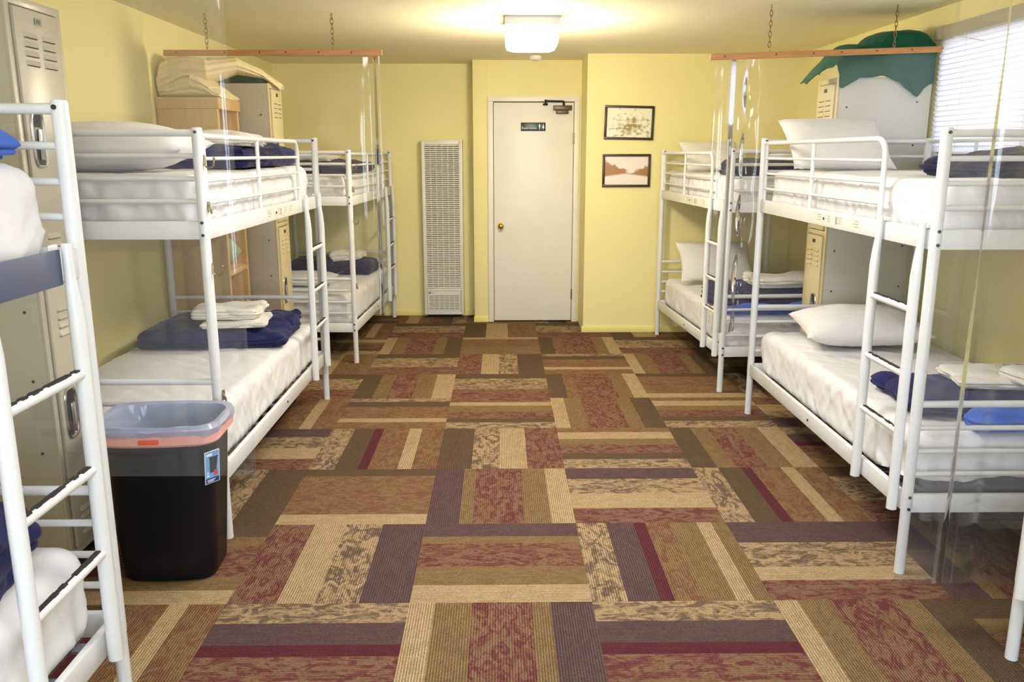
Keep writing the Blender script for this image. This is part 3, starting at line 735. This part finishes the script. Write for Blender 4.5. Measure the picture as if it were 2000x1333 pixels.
# far right bunk
pillow('upright white pillow on the upper bunk of the far right bed', 1.75, 7.06, 1.565, (math.radians(38), 0, .08), .5, .38, .12, 5)
blanket('dark navy blanket on the upper bunk of the far right bed', 1.90, 5.78, 1.436, (0, 0, .05), .74, .46, .12, 15.3, 'dnavy')
towel('white towel on the navy blanket of the far right upper bunk', 2.02, 5.78, 1.542, (0, 0, .05), .34, .28, .05, 15.9)
pillow('upright white pillow on the lower bunk of the far right bed', 1.80, 6.98, .70, (math.radians(44), 0, .0), .62, .42, .14, 6)
blanket('navy blanket on the lower bunk of the far right bed', 1.85, 5.92, .525, (0, 0, .1), .70, .50, .15, 16.3, 'navy')
blanket('blue blanket folded at the near end of the far right lower bunk', 1.86, 5.575, .525, (0, 0, .05), .70, .12, .07, 17.3, 'blue', group='blue blankets on the bunks', layers=2)
towel('white towel bundle on the navy blanket of the far right lower bunk', 2.02, 5.88, .670, (0, 0, .1), .52, .34, .085, 17.9)

# ------------------------------------------------------------------ lockers
def locker(label, xf, yn, yf, s, depth, z1, mid, m, mf, z0=.1, style=0):
    """front faces the aisle at x=xf (s=-1: wall to the left), yn..yf along the wall"""
    t = thing('locker', (xf, (yn+yf)/2, 0), 0, label, 'locker', 'tall steel lockers along the walls')
    w = (yf-yn)/2; X = lambda u: s*u
    b = MB(); b.box(X(.012), -w, z0, X(depth), w, z1, .003); b.build('cabinet', m, t)
    b = MB()
    b.box(X(0), -w, z0, X(.013), -w+.028, z1, .002).box(X(0), w-.028, z0, X(.013), w, z1, .002)
    for z in (z0, mid-.012, z1-.028): b.box(X(0), -w+.028, z, X(.013), w-.028, z+.028, .002)
    b.build('front_frame', mf, t)
    b = MB()
    for y in (-w+.01, w-.04):
        for u in (.03, depth-.05): b.box(X(u), y, 0, X(u+.03), y+.03, z0+.01)
    b.build('leg_set', m, t)
    for (za, zb) in ((z0+.034, mid-.018), (mid+.022, z1-.034)):
        d = MB().box(X(-.010), -w+.033, za, X(.004), w-.033, zb, .003).build('locker_door', mf, t)
        # louvres in two columns at top and bottom
        for zc in (zb-.12, za+.10):
            b = MB(); bd = MB()
            for cy in (-w*.33, w*.33):
                for j in range(4):
                    z = zc+.045-j*.030
                    b.poly([(X(-.0102), cy-.042, z), (X(-.0102), cy+.042, z), (X(-.0185), cy+.036, z-.018), (X(-.0185), cy-.036, z-.018)])
                    b.poly([(X(-.0102), cy-.042, z), (X(-.0185), cy-.036, z-.018), (X(-.0102), cy-.042, z-.018)]); b.poly([(X(-.0102), cy+.042, z), (X(-.0102), cy+.042, z-.018), (X(-.0185), cy+.036, z-.018)])
                    bd.box(X(-.0103), cy-.04, z-.0205, X(-.0118), cy+.04, z-.0165)
            b.build('louvre_panel', mf, d, False); bd.build('louvre_slot', M['dark'], d, False)
        # recessed handle
        zh = (za+zb)/2+(.02 if za > mid else .02); yh = -w+.095
        b = MB(); ro = .042
        for (r0, dx, zz) in ((1, 0, .105),):
            pts = []
            for j in range(25):
                a = 2*PI*j/24; cx_ = math.cos(a); sy = math.sin(a)
                pts.append((X(-.012), yh+.038*(abs(cx_)**.5)*(1 if cx_ > 0 else -1), zh+.092*(abs(sy)**.5)*(1 if sy > 0 else -1)))
            b.tube(pts, .006, 8, cap=False)
        b.build('handle_rim', M['chrome'], d)
        b = MB().box(X(-.0125), yh-.03, zh-.086, X(-.0105), yh+.03, zh+.086, .0005); b.build('handle_cup', M['cup'], d)
        b = MB().box(X(-.019), yh-.006, zh-.07, X(-.0125), yh+.020, zh+.035, .003); b.build('handle_latch', M['chrome'], d)
        MB().box(X(-.0135), yh-.026, zh+.04, X(-.0125), yh+.02, zh+.084).build('handle_shadow_gap', M['dark'], d, False)  # dark plate standing in for the shade inside the handle recess
        b = MB().box(X(-.0105), -.022, zb-.045, X(-.0125), .022, zb-.022); pl = b.build('number_plate', M['cup'], d, False)
        b = MB()
        for q in range(4): b.box(X(-.0127), -.014+q*.0075, zb-.040, X(-.0132), -.0105+q*.0075, zb-.028)
        b.build('plate_digits', M['ink'], pl, False)
    b = MB()
    for z in (mid-.35, mid-.1, mid+.5, mid+.75, mid-.62):
        for u in (.06, depth-.08):
            if z0 < z < z1: b.cyl((X(u), -w+.001, z+.03*(u > .1)), (X(u), -w-.003, z+.03*(u > .1)), .0055, 10)
    b.build('rivet', M['screw'], t)
    return t
locker('tall grey steel locker at the left edge behind the first bunk', -1.60, 2.895, 3.25, -1, .52, 2.09, 1.14, M['locker'], M['locker'])
locker('tall locker against the left wall beyond the wooden shelf', -1.56, 5.90, 6.235, -1, .55, 2.045, 1.09, M['locker'], M['lockery'])
locker('light locker on the right side under the green blanket', 1.985, 5.10, 5.42, 1, .555, 2.02, 1.10, M['lockerw'], M['lockery'])

# ------------------------------------------------------------------ wooden shelf unit
sh = thing('shelf_unit', (-1.76, 5.64, 0), 0, 'pale birch shelf unit against the left wall topped by a cream quilt', 'shelf')
D_, w_, zt = .375, .215, 1.925; th = .034
MB().box(-D_, -w_, 0, 0, -w_+th, zt-.07, .001).build('side_panel', M['wood'], sh)
MB().box(-D_, w_-th, 0, 0, w_, zt-.07, .001).build('side_panel', M['wood'], sh)
MB().box(-D_, -w_+th, .0, -D_+.01, w_-th, zt-.07).build('back_panel', M['wood'], sh)
MB().box(-D_, -w_-.008, zt-.07, .012, w_+.008, zt, .003).build('top_panel', M['wood'], sh)
for z in (.06, .42, .80, 1.22, 1.56): MB().box(-D_+.01, -w_+th, z, -.002, w_-th, z+th, .001).build('shelf_board', M['wood'], sh)
pillow('sage green pillow stuffed in the wooden shelf unit', -1.91, 5.64, .95, (0, math.radians(10), PI/2), .31, .27, .20, 9, 'sage', 'green pillows')

# cream quilt: a folded slab running over shelf and locker tops
def slab(name, m, label, cat, us, vs_, ztop, thick, seed, wr=1., parent=None, fold=3):
    bm = bmesh.new(); NU, NV = 60, 34; g = {}
    NT = 8
    ringc = {}
    for i in range(NU+1):
        u = i/NU
        x0, y0, x1, y1, z, tk = ztop(u)
        sect = []
        per = 2*NV+2*NT
        for k in range(per):
            a = 2*PI*k/per
            ca, sa = math.cos(a), math.sin(a)
            e = .45
            cu = (abs(ca)**e)*(1 if ca > 0 else -1); su = (abs(sa)**.8)*(1 if sa > 0 else -1)
            q = (cu+1)/2
            px, py = x0+(x1-x0)*q, y0+(y1-y0)*q
            grv = -.02*(abs(math.sin(su*fold*1.5))**6)*abs(ca)**2
            nz_ = noise.noise(Vector((px*5+seed, py*5, u*6)))*.018*wr-abs(noise.noise(Vector((px*9+seed, py*9, u*9))))*.014*wr
            dx, dy = (x1-x0), (y1-y0); dl_ = math.hypot(dx, dy) or 1
            sect.append(bm.verts.new((px+dx/dl_*(grv)*(1 if ca > 0 else -1), py+dy/dl_*(grv)*(1 if ca > 0 else -1), z+tk/2+su*tk/2+(nz_ if su > -.3 else 0))))
        ringc[i] = sect
    for i in range(NU):
        n_ = len(ringc[i])
        for k in range(n_): bm.faces.new((ringc[i][k], ringc[i][(k+1) % n_], ringc[i+1][(k+1) % n_], ringc[i+1][k]))
    bm.faces.new(ringc[0]); bm.faces.new(ringc[NU])
    o = finish(bm, name, m, parent, ang=80)
    if label: tag(o, label, cat)
    return o
def lerp(tab, u):
    for a, b_ in zip(tab, tab[1:]):
        if u <= b_[0]:
            t = (u-a[0])/(b_[0]-a[0]); t = t*t*(3-2*t); return tuple(p+(q-p)*t for p, q in zip(a[1:], b_[1:]))
    return tab[-1][1:]
qt = thing('quilt', (-1.9, 5.64, 1.925), 0, 'cream quilt heaped over the wooden shelf and the locker beside it', 'quilt')
def rel(o): 
    o.matrix_parent_inverse = Matrix.Translation((1.9, -5.64, -1.925)); return o
# lower fold: along x over the shelf;  u 0 = wall side near, 1 = aisle side
low = [(0, -2.125, 5.44, -2.125, 5.86, 1.925, .07), (.15, -2.06, 5.415, -2.08, 5.87, 1.925, .09), (.55, -1.92, 5.415, -1.92, 5.87, 1.925, .15), (.85, -1.80, 5.415, -1.80, 5.87, 1.925, .07), (1, -1.745, 5.42, -1.745, 5.86, 1.925, .03)]
rel(slab('lower_fold', M['cream'], None, None, 0, 0, lambda u: lerp(low, u), 0, 1.1, parent=qt, wr=.7))
up_ = [(0, -2.125, 5.43, -2.125, 5.80, 1.93, .17), (.10, -2.10, 5.415, -2.11, 5.86, 1.965, .19), (.35, -1.96, 5.415, -2.06, 5.92, 2.035, .15), (.55, -1.82, 5.44, -1.98, 6.05, 2.04, .13), (.75, -1.68, 5.62, -1.84, 6.18, 2.10, .09), (.9, -1.58, 5.84, -1.66, 6.22, 2.075, .06), (1, -1.52, 5.98, -1.53, 6.2, 2.02, .035)]
rel(slab('upper_fold', M['cream'], None, None, 0, 0, lambda u: lerp(up_, u), 0, 2.3, parent=qt, wr=.8, fold=2))
blanket('dark green blanket under the cream quilt on the left locker', -1.75, 5.995, 2.05, (0, 0, 0), .32, .17, .07, 31, 'dgreen', 'blanket', 'green blankets on the lockers', layers=2, droop=.7)

# green blanket draped over the right locker
def drape(label, bx0, by0, bx1, by1, zt_, ox0, oy0, ox1, oy1, m, humps, seed, lim):
    bm = bmesh.new(); NX, NY = 90, 60; g = {}
    for i in range(NX+1):
        for j in range(NY+1):
            x = ox0+(ox1-ox0)*i/NX; y = oy0+(oy1-oy0)*j/NY
            if y < by0: y = by0-(by0-y)/(by0-oy0)*lim(x)
            if x < bx0:
                sl = (bx0-x)/(bx0-ox0); y = 5.215+(y-5.215)*(1-.72*sl**.6)
            cx_, cy_ = clampf(x, bx0, bx1), clampf(y, by0, by1)
            dx, dy = x-cx_, y-cy_; d = math.hypot(dx, dy)
            z = zt_+.012
            for (hx, hy, rx, ry, hh) in humps:
                q = ((cx_-hx)/rx)**2+((cy_-hy)/ry)**2
                if q < 1: z = max(z, zt_+.012+hh*(1-q*q)**.8)
            wv = noise.noise(Vector((x*7+seed, y*7, 0)))*.014+abs(noise.noise(Vector((x*12+seed, y*12, 4))))*.012
            z += wv
            if d > 1e-6:
                out = min(d, .012)+.008*abs(noise.noise(Vector((x*22+seed, y*22, 0))))
                px, py = cx_+dx/d*out, cy_+dy/d*out
                z -= max(0, d-.008)
                if dx < -1e-6: px = bx0+dx*.72; z += d*.18
            else: px, py = cx_, cy_
            g[(i, j)] = bm.verts.new((px, py, z))
    for i in range(NX):
        for j in range(NY):
            bm.faces.new((g[(i, j)], g[(i+1, j)], g[(i+1, j+1)], g[(i, j+1)]))
    o = finish(bm, 'blanket', M[m], None, ang=80)
    md = o.modifiers.new('thickness', 'SOLIDIFY'); md.thickness = .006; md.offset = 1
    return tag(o, label, 'blanket', 'green blankets on the lockers')
GH = [(2.36, 5.26, .26, .30, .25), (2.14, 5.24, .22, .26, .17), (2.5, 5.24, .2, .28, .12)]
def glim(x):
    hm = max([0]+[hh*max(0, 1-(((x-hx)/rx)**2+((5.1-hy)/ry)**2)**2)**.8 for hx, hy, rx, ry, hh in GH])
    return hm+.035+.03*noise.noise(Vector((x*7, 0, 3)))+.11*max(0, 1-abs((x-2.45)/.11))+.05*max(0, 1-abs(x-2.0)/.1)
drape('green blanket heaped over the locker at the right beneath the chain', 1.985, 5.10, 2.535, 5.42, 2.022, 1.76, 4.72, 2.545, 5.42, 'green', GH, 5, glim)

# ------------------------------------------------------------------ hanging battens, chains and vinyl sheets
def chain(bm_, x, y, z0, z1, r=.0022, link=.036):
    n = int((z1-z0)/(link*.78)); 
    for i in range(n+1):
        zc = z1-link*.5-i*link*.78
        if zc < z0+link*.25: break
        pts = []
        for j in range(13):
            a = 2*PI*j/12; h = math.cos(a)*.0085; v = math.sin(a)*link*.5
            pts.append((x+(h if i % 2 else h*.25), y+(h*.25 if i % 2 else h), zc+v))
        bm_.tube(pts, r, 6, cap=False)
def curtain_bar(label, xa, ya, za, xb, yb, zb, ch, tk=.021):
    cx_, cy_, cz_ = (xa+xb)/2, (ya+yb)/2, (za+zb)/2
    L_ = math.dist((xa, ya, za), (xb, yb, zb))
    t = thing('wooden_batten', (cx_, cy_, cz_), 0, label, 'batten', 'hanging pine battens')
    a = math.atan2(yb-ya, xb-xa); e = -math.atan2(zb-za, math.hypot(xb-xa, yb-ya))
    t.rotation_euler = (0, e, a)
    MB().box(-L_/2, -tk*.45, -tk*.8, L_/2, tk*.45, tk*.8, .002).build('batten', M['pine'], t)
    b = MB()
    for q in (-.44, -.22, -.06, .06, .21, .36): b.cyl((q*L_, -tk*.45-.0006, .002), (q*L_, -tk*.45+.002, .002), .0055, 10)
    b.build('knot', M['knot'], t)
    for q in ch:
        z = za+(zb-za)*q; x = xa+(xb-xa)*q; y = ya+(yb-ya)*q
        b = MB(); chain(b, x, y, z+tk*.8+.006, CEIL-.004); b.tube([(x, y, z+tk*.7), (x, y, z+tk*.8+.014)], .003, 6)
        o = b.build('hanging_chain', M['steel']); tag(o, None)
        o['label'] = ('left' if q < .5 else 'right')+' chain of the pine batten at the '+('left side' if xa < 0 else 'right side'); o['category'] = 'chain'; o['group'] = 'chains of the battens'
    return t
YS1 = 5.370
curtain_bar('pine batten hanging by chains on the left above the quilt', -2.035, YS1-.012, 2.178, -.716, YS1-.012, 2.180, (.20, .775))
YS2 = 5.035
curtain_bar('pine batten hanging by chains on the right before the green blanket', 1.205, YS2-.012, 2.122, 2.548, YS2-.012, 2.168, (.25, .785))

def vsheet(label, x0, x1, y, z0, ztop, seed, amp, tack=None, cols=140, rows=60, split=False):
    """x0..x1, amp(xn, zn) -> y offset"""
    bm = bmesh.new(); g = {}
    for i in range(cols+1):
        for k in range(rows+1):
            xn, zn = i/cols, k/rows
            x = x0+(x1-x0)*xn; zt2 = ztop(xn); z = z0+(zt2-z0)*zn
            g[(i, k)] = bm.verts.new((x, y+amp(x, zn, z), z))
    for i in range(cols):
        for k in range(rows): bm.faces.new((g[(i, k)], g[(i+1, k)], g[(i+1, k+1)], g[(i, k+1)]))
    o = finish(bm, 'vinyl_curtain', M['vinyl'], None, ang=180)
    return tag(o, label, 'plastic curtain', 'clear vinyl curtains')
def gauss(x, c, w): return math.exp(-((x-c)/w)**2)
# left, far: between middle and far left bunks
vsheet('clear vinyl curtain hanging from the left pine batten', -2.03, -.725, YS1+.012, .55, lambda q: 2.165, 1,
       lambda x, zn, z: (.030*gauss(x, -.80, .030)*(1-zn*.55)-.016*gauss(x, -.745, .02)+.004*noise.noise(Vector((x*4, z*1.5, 1)))))
# right, far
vsheet('clear vinyl curtain hanging from the right pine batten', 1.245, 2.535, YS2+.014, .50, lambda q: 2.108+.046*q, 2,
       lambda x, zn, z: (.05*gauss(x, 1.455, .035)*(1-zn*.3)*(.8+.35*math.sin(z*17))-.02*gauss(x, 1.30, .05)+.012*gauss(x, 1.38, .03))*(1 if x < 1.6 else 0)+.003*noise.noise(Vector((x*5, z*2, 2))))
# left, near: between the first and the second bunk
vsheet('clear vinyl curtain in front of the trash bin, hung from the ceiling', -2.1, -.75, 2.42, .62, lambda q: 2.39, 3,
       lambda x, zn, z: .006*noise.noise(Vector((x*1.5, z*.5, 3)))+.012*gauss(x, -.752, .006))
# right, near
vsheet('clear vinyl curtain at the right edge in front of the near bunk', 1.34, 2.5, 2.60, .14, lambda q: 2.39, 4,
       lambda x, zn, z: .008*noise.noise(Vector((x*3, z*.4, 5)))+.007*gauss(x, 1.515, .012)*(.8+.2*math.sin(z*9))+.004*gauss(x, 1.62, .03))
for nm, xa_, xb_, yy, lb in (('a', -2.12, -.74, 2.42, 'pine batten fixed to the ceiling above the bin curtain'), ('b', 1.30, 2.54, 2.60, 'pine batten fixed to the ceiling above the right edge curtain')):
    o = MB().box(xa_, yy-.035, CEIL-.035, xb_, yy-.014, CEIL, .002).build('ceiling_batten', M['pine']); tag(o, lb, 'batten')

# ------------------------------------------------------------------ trash bin
bn = thing('trash_bin', (-1.268, 3.03, 0), math.radians(3), 'black plastic trash bin with a translucent liner on the carpet', 'trash bin'); bn.scale = (1, 1, .977)
def rring(hx, hy, r, z, n=9, bow=0):
    pts = []
    for cx_, cy_, a0 in ((1, 1, 0), (-1, 1, 90), (-1, -1, 180), (1, -1, 270)):
        for j in range(n):
            a = math.radians(a0+j*90/(n-1)); pts.append([cx_*(hx-r)+math.cos(a)*r, cy_*(hy-r)+math.sin(a)*r, z])
    out = []
    for i in range(len(pts)):                # straight runs get extra points so that they can bow
        p, q = pts[i], pts[(i+1) % len(pts)]
        out.append(p)
        if i % n == n-1:
            for k_ in range(1, 16): out.append([p[m_]+(q[m_]-p[m_])*k_/16 for m_ in range(3)])
    for p in out:
        if abs(p[1]) > abs(hy)-r*.6: p[1] += (1 if p[1] > 0 else -1)*bow*(1-(p[0]/hx)**2)
    return [tuple(p) for p in out]
def loft(rings, capb=False, capt=False):
    b = MB(); R_ = [[b.bm.verts.new(p) for p in rg] for rg in rings]
    n = len(R_[0])
    for i in range(len(R_)-1):
        for j in range(n): b.bm.faces.new((R_[i][j], R_[i][(j+1) % n], R_[i+1][(j+1) % n], R_[i+1][j]))
    if capb: b.bm.faces.new(R_[0])
    if capt: b.bm.faces.new(R_[-1])
    return b
HX, HY = .213, .135
def bz(t): return (.172+(HX-.172)*t, .108+(HY-.108)*t, .05+.01*t)
rg = [rring(.14, .08, .05, .0, bow=.02), rring(.166, .104, .05, .006, bow=.02)]
for t_ in (.02, .2, .4, .6, .8, .95): a_ = bz(t_); rg.append(rring(a_[0], a_[1], a_[2], .01+.6*t_, bow=.022))
rg += [rring(HX+.006, HY+.006, .06, .60, bow=.022), rring(HX+.012, HY+.012, .06, .615, bow=.022), rring(HX+.004, HY+.004, .06, .62, bow=.022), rring(HX-.006, HY-.006, .06, .60, bow=.022), rring(.165, .1, .05, .03, bow=.02)]
loft(rg, True, True).build('bin_body', M['binb'], bn)
loft([rring(HX+.006, HY+.006, .06, .562, bow=.022), rring(HX+.015, HY+.015, .06, .572, bow=.022), rring(HX+.018, HY+.018, .06, .622, bow=.022), rring(HX+.012, HY+.012, .06, .63, bow=.022)]).build('pink_band', M['pink'], bn)
def ruf(rgn, am, sd_): return [(p[0]*(1+am*noise.noise(Vector((p[0]*14, p[1]*14, sd_)))), p[1]*(1+am*noise.noise(Vector((p[0]*16, p[1]*16, sd_+5)))), p[2]+am*.45*noise.noise(Vector((p[0]*18, p[1]*18, sd_)))) for p in rgn]
ln = [ruf(rring(HX+.019, HY+.020, .06, .606, bow=.022), .02, 1), ruf(rring(HX+.022, HY+.023, .06, .625, bow=.022), .015, 2), rring(HX+.014, HY+.014, .06, .642, bow=.022), ruf(rring(HX-.004, HY-.004, .06, .636, bow=.022), .01, 3)]
for i, (t_, z) in enumerate(((.93, .59), (.9, .56), (.86, .53), (.82, .49), (.76, .45), (.7, .40), (.62, .34), (.5, .25))):
    a_ = bz(t_); ln.append(ruf(rring(a_[0]*.91-.006*i, a_[1]*.90-.005*i, a_[2], z, bow=.02), .05+.01*i, 4+i*.5))
loft(ln, False, True).build('bin_liner', M['liner'], bn)
b = MB(); b.box(-.035, -HY-.0425, .578, .035, -HY-.0375, .596, .001)
b.build('orange_tab', M['orange'], bn)
# printed label on the front right of the body
ly = -.1545
lb = MB().box(-.028, -.0015, -.065, .028, 0, .065, .0004).build('bin_label', M['white'], bn); lb.location = (.1965, -.1125, .465); lb.rotation_euler = (math.radians(4), 0, math.radians(53)); lb.scale = (1.15, 1, 1)
MB().box(-.0255, -.002, -.0435, .0255, -.0012, .0625).build('label_panel', M['lblue'], lb, False)
MB().box(-.0255, -.002, -.0625, .0255, -.0012, -.0435).build('label_footer', M['dblue'], lb, False)
b = MB(); b.poly([(-.010, -.0024, -.022), (.014, -.0024, -.022), (.020, -.0024, .036), (-.010, -.0024, .036)]); b.box(-.012, -.0026, .034, .022, -.0022, .041); b.build('label_drawing', M['signg'], lb, False)
b = MB().box(.006, -.003, -.038, .018, -.0024, -.014); b.build('label_mark', M['red'], lb, False)
b = MB().box(-.022, -.0024, .046, .0, -.002, .056).box(-.022, -.0024, -.024, -.014, -.002, -.018).box(-.022, -.0024, -.036, -.012, -.002, -.029).box(-.02, -.0024, -.052, .01, -.002, -.049).box(-.02, -.0024, -.058, .004, -.002, -.055)
b.build('label_print', M['white'], lb, False)
